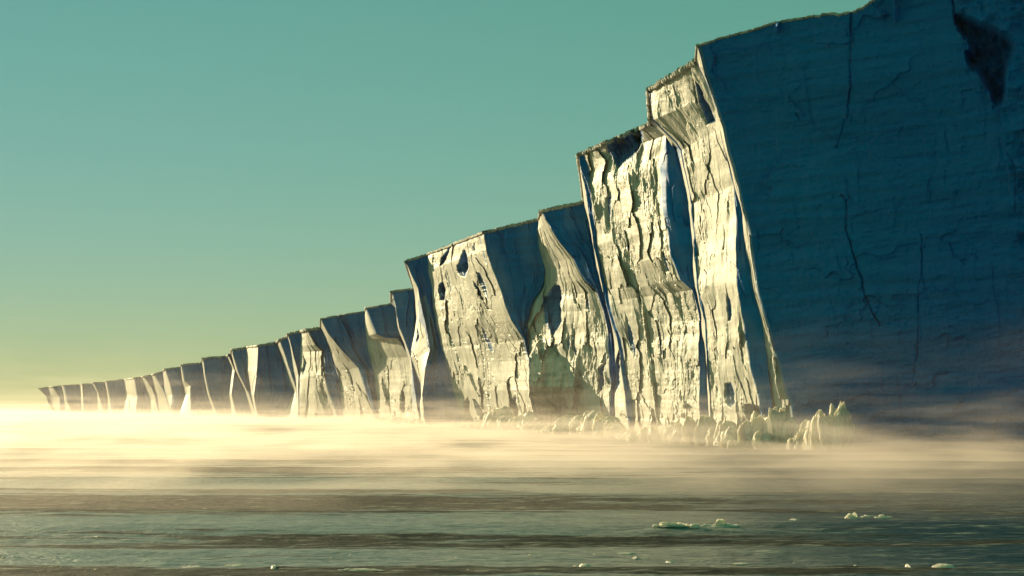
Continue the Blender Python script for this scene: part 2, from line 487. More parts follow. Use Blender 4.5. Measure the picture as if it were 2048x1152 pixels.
# relief of the flanks: flutes, melt runnels, broken strata (all along the wall's own course)
Dist = np.exp(LN)
sc = np.clip(200 / Dist, 0.25, 1.3) ** 0.35
v = Y
def facets(cx, cy, seed, kx, ky, hh):
    """broken, planar splinters: every cell of a jittered lattice gets its own tilt"""
    gx = np.floor(cx).astype(int); gy = np.floor(cy).astype(int)
    best = np.full(cx.shape, 1e9); out = np.zeros(cx.shape)
    for dx in (-1, 0, 1):
        for dy in (-1, 0, 1):
            i0 = (gx + dx + seed * 13) & 511; i1 = (gy + dy + seed * 29) & 511
            px_ = gx + dx + LAT[i0, i1]; py_ = gy + dy + LAT[i1, (i0 + 77) & 511]
            d = np.hypot(cx - px_, cy - py_)
            k1 = LAT[(i0 + 131) & 511, i1] * 2 - 1; k2 = LAT[i0, (i1 + 211) & 511] * 2 - 1; k3 = LAT[(i0 + 57) & 511, (i1 + 93) & 511] * 2 - 1
            val = kx * k1 * (cx - px_) + ky * k2 * (cy - py_) + hh * k3
            m_ = d < best
            best = np.where(m_, d, best); out = np.where(m_, val, out)
    return out
wxx = 0.35 * fbm(Cc / 14, v / 40, 3, 351); wyy = 0.35 * fbm(Cc / 14, v / 40, 3, 353)
A = facets(Cc / 26 + v / 400 + wxx, v / 85 + wyy, 3, 0.0078, 0.0030, 0.0008)
calm = 0.08 + 0.80 * sstep(-0.12, 0.30, fbm(Cc / 46, v / 95, 3, 361))
A *= 1.25
A += calm * facets(Cc / 10 - v / 300 + wxx, v / 34 + wyy, 5, 0.0036, 0.0018, 0.0005)
A += calm * facets(Cc / 4 + wyy, v / 10 + wxx, 7, 0.0010, 0.0006, 0.0001)
A += 0.0020 * fbm(Cc / 24, v / 170, 3, 21) + 0.005 * fbm(Cc / 75, v / 150, 2, 25)
A += 0.0050 * fbm(Cc / 38 + v / 260, v / 170, 3, 37) + 0.00030 * calm * ridged(Cc / 3.2, v / 12, 2, 39)
A += 0.00045 * fbm(Cc / 2.4, v / 70, 3, 33, 0.6) + 0.00012 * fbm(Cc / 50, v / 4, 2, 35)
A += 0.0007 * calm * ridged(Cc / 9, v / 110 + 0.3 * vnoise(Cc / 30, v / 60, 9), 3, 31)
rough_zone0 = 0
rough_zone = calm
A += 0.0006 * rough_zone * ridged(Cc / 4.6, v / 24, 3, 41)
A += 0.0007 * fbm(Cc / 3.0, v / 7.0, 2, 51) * rough_zone
base = sstep(0.84, 0.97, S)[:, None] * sstep(700, 900, X)
A *= 1 + 1.3 * base
A += 0.0022 * base * fbm(Cc / 12, v / 16, 3, 71)
top = sstep(0.10, 0.0, S)[:, None]
A += 0.0007 * top * fbm(Cc / 4, v / 4, 3, 83)
LN = LN + A * W

# the great face: gentle panels, strata, cracks and the cave
def segdist(pts, x, y):
    d = np.full(x.shape, 1e9)
    for (x1, y1), (x2, y2) in zip(pts[:-1], pts[1:]):
        vx, vy = x2 - x1, y2 - y1
        u = np.clip(((x - x1) * vx + (y - y1) * vy) / (vx * vx + vy * vy), 0, 1)
        d = np.minimum(d, np.hypot(x - x1 - u * vx, y - y1 - u * vy))
    return d
mi = np.where(MAIN)[0]
mx, my = X[:, mi], Y[:, mi]
wob = 11 * fbm(my / 60, mx / 60, 5, 90, 0.6)
M = 0.0040 * fbm(mx / 190, my / 260, 3, 101)
M += 0.0010 * fbm((mx + my * 0.25) / 60, (my + mx * 0.16) / 9, 3, 111)
M += 0.0006 * ridged((mx) / 55, (my + mx * 0.16) / 30, 3, 121)
M += 0.0006 * fbm(mx / 7, my / 7, 3, 131)
M += facets(mx / 130 + 0.4 * fbm(mx / 40, my / 40, 3, 371), my / 80 + mx / 500 + 0.4 * fbm(mx / 40, my / 40, 3, 373), 11, 0.0016, 0.0016, 0.0002)
M += (0.3 + 0.7 * sstep(-0.1, 0.3, fbm(mx / 90, my / 90, 2, 375))) * facets(mx / 34 + 0.3 * fbm(mx / 12, my / 12, 2, 377), my / 20 + mx / 140, 13, 0.0004, 0.0004, 0.0)
CR = [
 ([(1703,-30),(1699,52),(1701,113),(1703,174),(1697,221),(1684,252),(1673,297)], 3.2, 0.010),
 ([(1597,204),(1640,256),(1666,278)], 2.2, 0.004),
 ([(1684,391),(1692,404),(1690,456),(1701,500),(1728,560),(1736,600),(1760,650)], 3.0, 0.012),
 ([(1700,392),(1692,404)], 2.0, 0.006),
 ([(1697,240),(1725,246),(1715,250)], 1.8, 0.004),
 ([(1842,470),(1838,560),(1840,640),(1835,690),(1826,745)], 2.6, 0.006),
 ([(1430,70),(1436,190),(1450,260)], 2.0, 0.003),
 ([(2010,300),(2030,340),(2026,420)], 3.0, 0.006),
 ([(1908,-40),(1912,20),(1916,50)], 4.0, 0.012),
]
for pts, w_, d_ in CR:
    dd = segdist(pts, mx + wob, my + 0.6 * wob)
    M += 0.28 * d_ * (1 - sstep(0, w_ * 0.9, dd)) * (0.45 + 0.55 * sstep(-0.5, 0.4, fbm(my / 30, mx / 30, 3, 222)))
# a proud panel to the right with a ragged left edge, the cave beside it
ridge_x = np.interp(my, [-60,0,35,70,120,165,200,235,330,520,700], [1900,1908,1914,1928,1946,1958,1984,2002,2010,2040,2040])
ridge_x = ridge_x + 10 * fbm(my / 22, my * 0 + 3, 3, 141)
M += -0.010 * sstep(-1, 5, mx - ridge_x) * (1 - sstep(250, 420, my))
M += 0.007 * fbm(mx / 30, my / 26, 4, 151) * sstep(-40, 40, mx - ridge_x) 
cave = [(1912,30),(1922,38),(1940,44),(1964,56),(1990,64),(2014,74),(2024,88),(2022,110),(2010,128),(2008,160),(2000,206),(1986,206),(1975,172),(1962,146),(1942,126),(1938,112),(1948,96),(1927,66)]
ci = inside(cave, mx + wob * 0.8 + 5 * fbm(my / 12, mx / 12, 3, 92), my + wob * 0.6 + 6 * fbm(my / 14, mx / 9, 3, 93)).astype(float)
ci = blur(ci, 4, 2)
M += ci * (0.034 + 0.012 * fbm(mx / 14, my / 20, 4, 381))
for cx, y0_, y1_, w_ in ((1790, -25, 48, 4), (1762, 18, 36, 6), (1555, 44, 66, 3), (1772, 26, 30, 5)):
    hh = (my - y0_) / (y1_ - y0_)
    M -= 0.008 * np.exp(-((mx - cx - 4 * fbm(my / 9, my * 0 + cx, 3, 7)) / w_) ** 2) * sstep(-0.1, 0.15, hh) * (1 - sstep(0.8, 1.1, hh)) * (0.5 + 0.8 * np.abs(fbm(mx / 4, my / 5, 3, 228)))
facet = inside([(1530,350),(1590,330),(1612,350),(1610,400),(1560,430),(1508,410)], mx, my).astype(float)
M += 0.0016 * blur(facet, 5, 4)
fade = sstep(0, 18, mx - X[:, mi[0]][:, None])
LN[:, mi] += M * (0.15 + 0.85 * fade)

# crest line is slightly ragged
D_ = np.exp(LN)
jag = (0.10 * F / D_ + 0.8) * fbm(Cc / 7, 0 * Cc + 2, 4, 161, 0.7)
Y = Y + jag * np.clip(1 - S[:, None] * 14, 0, 1)

PX = (X - 1024) / F * D_
PZ = HC + (HORIZON - Y) / F * D_
P3 = np.stack([PX, D_, PZ], -1)
# colour: shade painted as dark blue ice on the sunless faces; turquoise slabs in one gully; snow-coated ice elsewhere
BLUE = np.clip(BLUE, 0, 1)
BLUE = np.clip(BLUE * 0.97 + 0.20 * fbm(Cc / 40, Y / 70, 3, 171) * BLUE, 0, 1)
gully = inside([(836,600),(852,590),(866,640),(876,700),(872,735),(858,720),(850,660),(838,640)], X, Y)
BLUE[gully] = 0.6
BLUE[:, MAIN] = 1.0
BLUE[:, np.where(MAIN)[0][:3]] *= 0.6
BLUE = np.maximum(BLUE, 0.75 * (OFF > 0.004) * sstep(860, 760, Y))  # upper hollows tinted blue as well, painting in their shade

cliff = bpy.data.objects.new('ice_cliff', None)
COL.objects.link(cliff)
tag(cliff, 'long stepped ice shelf cliff receding to the left above the misty sea', 'ice cliff')

inland = np.array([0.80, 0.60, 0.0])
def plateau(top, n=14, length=70):
    u = np.linspace(0, 1, n)[:, None, None] ** 1.5
    Pp = top[None] + u * inland * length
    Pp[..., 2] = Pp[..., 2] - 0.25 * u[..., 0] + 0.0
    return Pp
head = None
plabels = {}
def crest_strip(topP, name, parent, big=1.0):
    """ragged crust of old snow along the top edge"""
    d = np.gradient(topP, axis=0); d[:, 2] = 0
    n_ = np.stack([d[:, 1], -d[:, 0]], -1)       # towards the open side
    ln_ = np.hypot(n_[:, 0], n_[:, 1])[:, None] + 1e-6
    n_ = n_ / ln_
    out = np.array([-0.75, -0.66])
    n_ = 0.25 * n_ + out
    c = np.arange(len(topP)) * 0.9 + topP[0, 1]
    g1 = fbm(c, c * 0 + 1, 3, 181, 0.7); g2 = fbm(c, c * 0 + 9, 3, 191, 0.7)
    prof = [(0.05, -0.75), (0.40, -0.55), (0.55, -0.1), (0.30, 0.22), (-0.5, 0.32), (-2.5, 0.25), (-8, -0.2)]
    rows = []
    for q, (o_, z_) in enumerate(prof):
        r = topP.copy()
        k = (o_ + 0.22 * g1 * (o_ > 0)) * big
        r[:, 0] += n_[:, 0] * k; r[:, 1] += n_[:, 1] * k
        r[:, 2] += (z_ + 0.30 * (g2 if q < 3 else g1) * (1 if q < 5 else 0.3)) * big
        rows.append(r)
    return grid_mesh(name, np.array(rows)[::-1], CREST, parent)
order = []
j = 0
while j < len(segs):
    a, b, fl, mn = segs[j]
    # a headland = face (mesh of the part) + the flank to its left (sub-part)
    if not fl:
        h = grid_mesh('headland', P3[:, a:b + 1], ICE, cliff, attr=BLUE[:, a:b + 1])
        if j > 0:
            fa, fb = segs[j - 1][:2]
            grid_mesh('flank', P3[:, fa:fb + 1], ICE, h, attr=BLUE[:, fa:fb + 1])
            tp = P3[0, fa:b + 1]
        else:
            tp = P3[0, a:b + 1]
        crest_strip(tp[1:] if j else tp, 'snow_crest', h, 0.2 if mn else (0.5 if tp[0, 1] < 700 else 1.1))
        grid_mesh('plateau', plateau(tp), CREST, h)
        if mn:
            h['label'] = 'tall smooth blue shadowed ice wall nearest the camera'
        order.append(h)
        xt_ = X[0, a]
        for lo, hi, txt in ((1380, 1400, None), (805, 815, 'overhanging headland with a ragged lip and turquoise gully'), (1290, 1310, 'tall sunlit column under the great wall'),
                            (1150, 1162, 'tall sunlit buttress with dark grooves at its left edge'), (1080, 1085, 'headland with a dark flat face above a dark hollow')):
            if txt and lo <= xt_ <= hi and not h.get('label'): h['label'] = txt
    j += 1

# ------------------------------------------------------------------ ice at the foot of the cliff
def lump_mesh(name, seed, flat=0.5, pts=None):
    """an irregular floe: a cluster of sharp lumps on a low raft"""
    import bmesh
    bm = bmesh.new()
    bmesh.ops.create_icosphere(bm, subdivisions=4, radius=1.0)
    co = np.array([v_.co[:] for v_ in bm.verts])
    r = np.random.RandomState(seed)
    cuts = r.normal(size=(14, 3)); cuts /= np.linalg.norm(cuts, axis=1)[:, None]
    dist = r.uniform(0.55, 0.95, 14)
    for c, d in zip(cuts, dist):
        s_ = co @ c
        over = np.maximum(s_ - d, 0)[:, None]
        co -= over * c
    n_ = fbm(co[:, 0] * 3 + seed, co[:, 1] * 3 + co[:, 2] * 2.3, 4, seed)
    co *= (1 + 0.16 * n_)[:, None]
    for v_, c in zip(bm.verts, co): v_.co = c
    me = bpy.data.meshes.new(name); bm.to_mesh(me); bm.free()
    me.materials.append(FLOE)
    return me
def spire_mesh(seed):
    import bmesh
    bm = bmesh.new()
    bmesh.ops.create_icosphere(bm, subdivisions=4, radius=1.0)
    co = np.array([v_.co[:] for v_ in bm.verts])
    r = np.random.RandomState(seed)
    cuts = r.normal(size=(18, 3)); cuts[:, 2] *= 0.35; cuts /= np.linalg.norm(cuts, axis=1)[:, None]
    for c, d in zip(cuts, r.uniform(0.45, 0.9, 18)):
        co -= np.maximum(co @ c - d, 0)[:, None] * c
    up = (co[:, 2] + 1) / 2
    taper = 1.15 - r.uniform(0.55, 0.95) * up ** r.uniform(0.8, 1.6)
    lean = r.uniform(-0.5, 0.5, 2)
    n_ = fbm(co[:, 0] * 3 + seed, co[:, 1] * 3 + co[:, 2] * 1.3, 4, seed, 0.6)
    g_ = ridged(np.arctan2(co[:, 1], co[:, 0]) * 2.2 + 7, co[:, 2] * 1.2 + seed, 3, seed)
    k = taper * (1 + 0.22 * n_ + 0.12 * g_)
    co[:, 0] = co[:, 0] * k + lean[0] * up ** 2; co[:, 1] = co[:, 1] * k + lean[1] * up ** 2
    co[:, 2] = up + 0.05 * n_
    for v_, c in zip(bm.verts, co): v_.co = c
    me = bpy.data.meshes.new('ice_block'); bm.to_mesh(me); bm.free()
    me.materials.append(BERG)
    return me
SPIRES = [spire_mesh(500 + i) for i in range(4)]
for i in range(5):
    me_ = lump_mesh('ice_block', 620 + i); me_.materials[0] = BERG
    for v_ in me_.vertices: v_.co = (v_.co[0] * 1.15, v_.co[1] * 1.15, (v_.co[2] + 0.75) * 0.62)
    SPIRES.append(me_)
def heap(name, label, cat, xs, tops, D0, D1, n, seed, rad=1.0):
    """broken blocks and spires frozen together at the foot of the cliff"""
    r = np.random.RandomState(seed)
    n = int(n * 1.7)
    root = bpy.data.objects.new(name, None); COL.objects.link(root)
    xm = (xs[0] + xs[-1]) / 2; Dm = (D0 + D1) / 2
    root.location = ((xm - 1024) / F * Dm, Dm, 0)
    for i in range(n):
        w = (i + r.uniform(0, 1)) / n
        x = xs[0] + (xs[-1] - xs[0]) * w
        D = D0 + (D1 - D0) * w - r.uniform(-2.5, 2.0)
        ty = np.interp(x, xs, tops)
        zt = HC + (HORIZON - ty) / F * D
        zt = max(zt * r.choice([1.05, 0.8, 0.55, 0.35], p=[.3, .2, .25, .25]), 0.6)
        o = bpy.data.objects.new('ice_block', SPIRES[r.choice(9, p=[.05,.05,.05,.05,.16,.16,.16,.16,.16])]); COL.objects.link(o)
        o.parent = root
        rr = rad * r.uniform(0.35, 1.1) * (0.45 + 0.26 * zt)
        o.location = ((x - 1024) / F * D - root.location[0], D - root.location[1], -0.4)
        o.scale = (rr, rr * r.uniform(0.9, 1.6), zt + 0.4)
        o.rotation_euler = (r.uniform(-0.18, 0.18), r.uniform(-0.22, 0.22), r.uniform(0, 6.28))
    tag(root, label, cat)
    return root
heap('ice_spur', 'curled spur of white ice rising from the mist beside the great blue wall', 'ice spur',
     [1578,1590,1604,1614,1624,1634,1645,1656,1664,1670,1676,1681], [884,862,851,846,840,833,829,826,820,812,806,812], 149, 141, 46, 5, 0.5)
tip = bpy.data.objects.new('ice_block', SPIRES[1]); COL.objects.link(tip)
tip.parent = bpy.data.objects['ice_spur']
tip.location = ((1677 - 1024) / F * 141 - tip.parent.location[0], 141 - tip.parent.location[1], 1.2)
tip.scale = (0.42, 0.5, 2.6); tip.rotation_euler = (0, 0.22, 1.0)
heap('fallen_ice_heap', 'bright heap of broken ice at the foot of the corner of the great wall', 'ice heap',
     [1440,1470,1490,1505,1520,1535,1548,1560,1572,1590,1604], [872,862,850,846,832,836,822,818,838,858,880], 157, 150, 60, 13, 0.8)
heap('fallen_ice_heap', 'ragged heap of broken ice below the tallest sunlit columns', 'ice heap',
     [1262,1300,1330,1350,1372,1395,1420,1445,1470], [866,856,862,846,850,838,832,830,856], 178, 158, 70, 23, 0.9)
heap('fallen_ice_heap', 'leaning ice heap between the dark hollow and the sunlit columns', 'ice heap',
     [1085,1110,1140,1160,1180,1205,1230,1262], [858,848,832,836,822,832,842,862], 250, 200, 60, 33, 1.2)
heap('fallen_ice_heap', 'heap of pale ice blocks below the wide sunlit cliff panel', 'ice heap',
     [905,930,955,980,1000,1015,1035,1060,1085], [858,848,844,830,815,824,836,828,856], 330, 275, 60, 43, 1.5)
heap('fallen_ice_heap', 'low ice rubble along the foot of the far sunlit buttresses', 'ice heap',
     [650,700,740,780,820,860,900], [842,838,840,834,838,842,852], 560, 380, 45, 53, 2.2)

# ------------------------------------------------------------------ water
def wave_height(x, y):
    h = 0.085 * np.sin(2 * np.pi * (y + 0.10 * x + 3.2 * fbm(x / 60, y / 50, 2, 201)) / 15.5)
    h += 0.050 * np.sin(2 * np.pi * (y - 0.06 * x + 2.2 * fbm(x / 35, y / 30, 2, 203)) / 8.2 + 1.1)
    h += 0.040 * fbm(x / 4.5, y / 2.4, 4, 207) + 0.010 * ridged(x / 1.3, y / 0.6, 2, 209) + (0.030 * fbm(x / 1.2 + y / 3, y / 1.1, 3, 211, 0.6) + 0.012 * fbm(x / 0.4, y / 0.5, 2, 213)) * (1 - sstep(60, 140, y))
    return h
ypx = np.concatenate([np.linspace(1330, 900, 430), np.linspace(900, 830, 140)[1:], [828.5, 827, 825.5, 824.5, 823.6, 823, 822.6, 822.35]])
Dw = HC * F / (ypx - HORIZON)
Dw = np.concatenate([[-40, -10, 8, 16], Dw])
Dw.sort()
tt = np.linspace(-0.9, 0.9, 900)
core = 0.33
tt = np.sign(tt) * (np.abs(tt) / 0.9) ** 1.0 * 0.9
tt = np.concatenate([np.linspace(-1.5, -0.33, 60)[:-1], np.linspace(-0.33, 0.33, 640), np.linspace(0.33, 1.5, 60)[1:]])
XX = (Dw[:, None] + 45) * tt[None, :]
YY = Dw[:, None] + 0 * XX
ZZ = wave_height(XX, YY) * (1 - sstep(200, 500, YY))
def sea_material():
    m, p, L = newmat('slushy_sea')
    tc = N(m, 'ShaderNodeTexCoord')
    def stretched(sx, sy, detail=5, rough=0.55, dist=0.0):
        mp = N(m, 'ShaderNodeMapping'); mp.inputs['Scale'].default_value = (sx, sy, 1)
        L.new(tc.outputs['Object'], mp.inputs[0])
        n = N(m, 'ShaderNodeTexNoise'); n.inputs['Scale'].default_value = 1; n.inputs['Detail'].default_value = detail
        n.inputs['Roughness'].default_value = rough; n.inputs['Distortion'].default_value = dist
        L.new(mp.outputs[0], n.inputs[0]); return n
    big = stretched(0.018, 0.11, 5, 0.55)
    fine = stretched(1.2, 3.0, 6, 0.65)
    sx = N(m, 'ShaderNodeSeparateXYZ'); L.new(tc.outputs['Object'], sx.inputs[0])
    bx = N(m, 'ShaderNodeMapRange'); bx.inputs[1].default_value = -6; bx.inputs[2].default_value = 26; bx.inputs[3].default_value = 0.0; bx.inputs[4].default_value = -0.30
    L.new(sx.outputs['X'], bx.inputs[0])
    st = stretched(0.14, 0.75, 6, 0.62)
    mid = N(m, 'ShaderNodeMath', operation='MULTIPLY_ADD'); L.new(st.outputs[0], mid.inputs[0]); mid.inputs[1].default_value = 0.66; L.new(bx.outputs[0], mid.inputs[2])
    bg2 = N(m, 'ShaderNodeMath', operation='ADD'); L.new(big.outputs[0], bg2.inputs[0]); L.new(mid.outputs[0], bg2.inputs[1])
    # the long bands of darker slush lie across the view, wavering slowly
    wp = stretched(0.05, 0.10, 6, 0.6)
    wy = N(m, 'ShaderNodeMath', operation='MULTIPLY_ADD'); L.new(wp.outputs[0], wy.inputs[0]); wy.inputs[1].default_value = 13.0; L.new(sx.outputs['Y'], wy.inputs[2])
    yy = N(m, 'ShaderNodeMapRange'); yy.inputs[1].default_value = 36.5; yy.inputs[2].default_value = 116.5; L.new(wy.outputs[0], yy.inputs[0])
    bands = N(m, 'ShaderNodeValToRGB'); cr = bands.color_ramp; cr.elements[0].position = 0; cr.elements[0].color = (1, 1, 1, 1)
    cr.elements[1].position = 1; cr.elements[1].color = (.4, .4, .4, 1)
    for d_, v_ in ((36.2, 1), (36.9, 0), (38.4, 0), (38.8, .7), (39.4, 0), (42.3, 0), (43.0, 1), (47.5, 1), (48.6, .05), (56.5, .1), (58.0, 1), (66.5, 1), (68, .1), (71, .1), (72.5, .8), (75, .2), (80, .7), (84, .2), (92, .6)):
        e_ = cr.elements.new((d_ - 30) / 80); e_.color = (v_, v_, v_, 1)
    L.new(yy.outputs[0], bands.inputs[0])
    slush = N(m, 'ShaderNodeMapRange'); slush.inputs[1].default_value = 0.78; slush.inputs[2].default_value = 0.85
    ba = N(m, 'ShaderNodeMath', operation='MULTIPLY_ADD'); L.new(bands.outputs[0], ba.inputs[0]); ba.inputs[1].default_value = 0.17; L.new(bg2.outputs[0], ba.inputs[2])
    bs = N(m, 'ShaderNodeMath', operation='SUBTRACT'); L.new(ba.outputs[0], bs.inputs[0]); bs.inputs[1].default_value = 0.065
    L.new(bs.outputs[0], slush.inputs[0])
    c1 = N(m, 'ShaderNodeValToRGB')
    c1.color_ramp.elements[0].position = 0.35; c1.color_ramp.elements[0].color = (0.018, 0.016, 0.012, 1)
    c1.color_ramp.elements[1].position = 0.70; c1.color_ramp.elements[1].color = (0.085, 0.074, 0.055, 1)
    L.new(fine.outputs[0], c1.inputs[0])
    cm = N(m, 'ShaderNodeMix', data_type='RGBA')
    # grease ice: pale grey-green skin, sprinkled with brash
    c2 = N(m, 'ShaderNodeValToRGB')
    c2.color_ramp.elements[0].position = 0.30; c2.color_ramp.elements[0].color = (0.165, 0.15, 0.155, 1)
    c2.color_ramp.elements[1].position = 0.62; c2.color_ramp.elements[1].color = (0.43, 0.38, 0.345, 1)
    e_ = c2.color_ramp.elements.new(0.74); e_.color = (0.60, 0.60, 0.52, 1)
    L.new(fine.outputs[0], c2.inputs[0])
    # the skin blends into a dark blue towards the right
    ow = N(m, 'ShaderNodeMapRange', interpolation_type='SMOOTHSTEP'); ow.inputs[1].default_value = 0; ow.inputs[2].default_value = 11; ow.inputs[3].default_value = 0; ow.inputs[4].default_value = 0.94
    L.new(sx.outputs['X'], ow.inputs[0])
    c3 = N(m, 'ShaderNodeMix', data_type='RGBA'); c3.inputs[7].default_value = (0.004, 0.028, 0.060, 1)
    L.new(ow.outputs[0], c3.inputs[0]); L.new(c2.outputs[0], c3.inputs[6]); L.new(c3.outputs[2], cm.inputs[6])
    L.new(slush.outputs[0], cm.inputs[0]); L.new(c1.outputs[0], cm.inputs[7])
    rr = N(m, 'ShaderNodeMapRange'); rr.inputs[3].default_value = 0.30; rr.inputs[4].default_value = 0.6
    L.new(slush.outputs[0], rr.inputs[0]); L.new(rr.outputs[0], p.inputs['Roughness'])
    p.inputs['IOR'].default_value = 1.33
    sp_ = N(m, 'ShaderNodeMapRange'); sp_.inputs[3].default_value = 0.5; sp_.inputs[4].default_value = 0.15
    L.new(slush.outputs[0], sp_.inputs[0]); L.new(sp_.outputs[0], p.inputs['Specular IOR Level'])
    fine2 = stretched(4.5, 5.0, 5, 0.7)
    fm = N(m, 'ShaderNodeMath', operation='MULTIPLY_ADD'); L.new(fine2.outputs[0], fm.inputs[0]); fm.inputs[1].default_value = 0.5; L.new(fine.outputs[0], fm.inputs[2])
    b = N(m, 'ShaderNodeBump'); b.inputs['Strength'].default_value = 1.0; b.inputs['Distance'].default_value = 0.14
    L.new(fm.outputs[0], b.inputs['Height'])
    gr = N(m, 'ShaderNodeMapRange'); gr.inputs[1].default_value = 0.3; gr.inputs[2].default_value = 0.7; gr.inputs[3].default_value = 0.45; gr.inputs[4].default_value = 1.6
    L.new(fine2.outputs[0], gr.inputs[0])
    gm = N(m, 'ShaderNodeMix', data_type='RGBA', blend_type='MULTIPLY'); gm.inputs[0].default_value = 1
    sk = stretched(0.09, 1.5, 4, 0.6, 0.3)
    skr = N(m, 'ShaderNodeValToRGB'); q_ = skr.color_ramp; q_.elements[0].position = 0.50; q_.elements[0].color = (0, 0, 0, 1)
    q_.elements[1].position = 0.60; q_.elements[1].color = (0, 0, 0, 1); e_ = q_.elements.new(0.545); e_.color = (0.75, 0.75, 0.75, 1)
    L.new(sk.outputs[0], skr.inputs[0])
    br = N(m, 'ShaderNodeMapRange'); br.inputs[1].default_value = 0.48; br.inputs[2].default_value = 0.60; L.new(fine.outputs[0], br.inputs[0])
    sm = N(m, 'ShaderNodeMath', operation='MULTIPLY'); L.new(skr.outputs[0], sm.inputs[0]); L.new(br.outputs[0], sm.inputs[1])
    cs = N(m, 'ShaderNodeMix', data_type='RGBA'); cs.inputs[7].default_value = (0.55, 0.53, 0.45, 1)
    L.new(sm.outputs[0], cs.inputs[0]); L.new(cm.outputs[2], cs.inputs[6])
    L.new(cs.outputs[2], gm.inputs[6]); L.new(gr.outputs[0], gm.inputs[7]); L.new(gm.outputs[2], p.inputs['Base Color']); L.new(b.outputs[0], p.inputs['Normal'])
    return m
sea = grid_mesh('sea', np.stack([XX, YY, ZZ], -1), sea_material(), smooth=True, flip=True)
tag(sea, 'cold slushy sea with long dark and pale bands', kind='structure')

# ------------------------------------------------------------------ floes
def floe(x, y, wpx, hpx, label, seed, parts=(), group=None):
    """raft seen at x, y, wpx wide; parts = lumps (dx px, w px, h px) rising from it"""
    D = HC * F / (y - HORIZON)
    m_ = D / F
    me = lump_mesh('ice_floe', seed)
    o = bpy.data.objects.new('ice_floe', me); COL.objects.link(o)
    xw = (x - 1024) * m_
    o.location = (xw, D, float(wave_height(np.array(xw), np.array(D))) * (D < 200) + 0.0)
    bm_w = wpx * m_ / 2
    hh = hpx * m_
    for v_ in me.vertices:
        v_.co = (v_.co[0] * bm_w, v_.co[1] * max(bm_w * 0.6, 0.25), v_.co[2] * hh * 1.0)
    tag(o, label, 'ice floe', group)
    for i, (dx, w, h) in enumerate(parts):
        mm = lump_mesh('ice_lump', seed * 7 + i + 1)
        for v_ in mm.vertices:
            v_.co = (v_.co[0] * w * m_ / 2, v_.co[1] * w * m_ / 2.2, v_.co[2] * h * m_)
        c = bpy.data.objects.new('ice_lump', mm); COL.objects.link(c); c.parent = o
        c.location = (dx * m_, 0, 0.0)
    return o
floe(1345, 1061, 96, 2.6, 'long low floe with lumpy ice blocks in the middle distance', 61, [(-35,16,5),(-16,26,10),(0,26,8),(16,22,8),(30,14,6)])
floe(1390, 1062, 26, 7, 'small rounded grey ice lump just right of the long low floe', 62, [(-2,16,11),(5,14,7)])
floe(1440, 1060, 84, 4, 'floe with one tall domed ice lump near the centre right', 63, [(0,32,16),(-4,16,19),(13,18,9),(-28,18,5),(34,20,4)])
floe(1702, 1032, 34, 4, 'jagged far floe with a slanting peak, left one of the distant right pair', 64, [(0,22,10),(7,12,13),(-9,10,5)])
floe(1764, 1031, 52, 3, 'far floe with two small knobs, right one of the distant right pair', 65, [(0,16,8),(-10,10,4),(14,14,3)])
floe(1732, 1029, 22, 3, 'tiny flat floe between the two distant jagged floes', 66, [(0,10,4)])
floe(1588, 1047, 22, 3, 'thin flat pale floe alone between the domed floe and the distant pair', 67)
floe(1888, 1140, 48, 8, 'bright white floe near the bottom right corner', 68, [(-4,24,9),(10,20,7),(-16,12,5)])
floe(1816, 1144, 10, 7, 'small round white ice bit left of the bright corner floe', 69, [(0,7,8)])
floe(1168, 1138, 26, 6, 'small bright white floe at the bottom middle', 70, [(-5,10,7),(5,10,6)])
floe(1254, 1105, 46, 3, 'long thin pale floe on the pale water left of centre right', 71, [(6,18,4)])
floe(1270, 1114, 12, 3, 'tiny flake of ice just below the long thin floe', 72)
floe(1340, 1121, 20, 3, 'flat flake of ice right of the tiny flake', 73)
floe(1480, 1124, 40, 2.5, 'thin streak of ice flakes in dark water below the domed floe', 74, [(8,12,3)])
floe(725, 1149, 110, 5, 'broad flat floe cut by the bottom edge of the photo', 75, [(-30,30,4),(20,40,5)])
floe(548, 1143, 12, 6, 'small bright ice bit left of the broad bottom floe', 76, [(0,7,6)])
floe(470, 1136, 44, 3, 'flat strip of ice left of centre at the bottom', 77, [(-10,12,4)])
floe(386, 1138, 46, 3, 'faint flat ice strip leftmost along the bottom', 78, [(-6,10,4)])
BITL = ['tiny ice fragment below the middle of the lower pale band', 'tiny ice fragment left of the small bright bottom floe',
 'tiny ice fragment a step left of the small bright bottom floe', 'tiny white speck of ice alone on the left dark band',
 'tiny ice speck left of centre on the lower dark band', 'tiny ice fragment far right between the streaks and the corner floe',
 'tiny ice fragment at the very left edge of the photo', 'tiny ice speck above the small bright bit left of the broad bottom floe',
 'tiny ice fragment at the bottom edge left of the small bright bottom floe', 'tiny ice speck near the bottom left corner',
 'tiny ice speck above and left of the small bright bottom floe', 'tiny ice speck above the broad bottom floe',
 'tiny ice fragment left of the round white bit by the corner floe', 'tiny ice speck below the domed floe near the bottom edge',
 'tiny ice speck touching the small bright bottom floe', 'tiny ice speck right above the small bright bottom floe']
bits = [(662,1119),(852,1121),(912,1119),(194,1069),(410,1020),(1588,1122),(5,1120),(500,1110),(935,1148),(190,1147),(1060,1110),(700,1113),(1710,1137),(1425,1134),(1150,1136),(1190,1111)]
proto = None
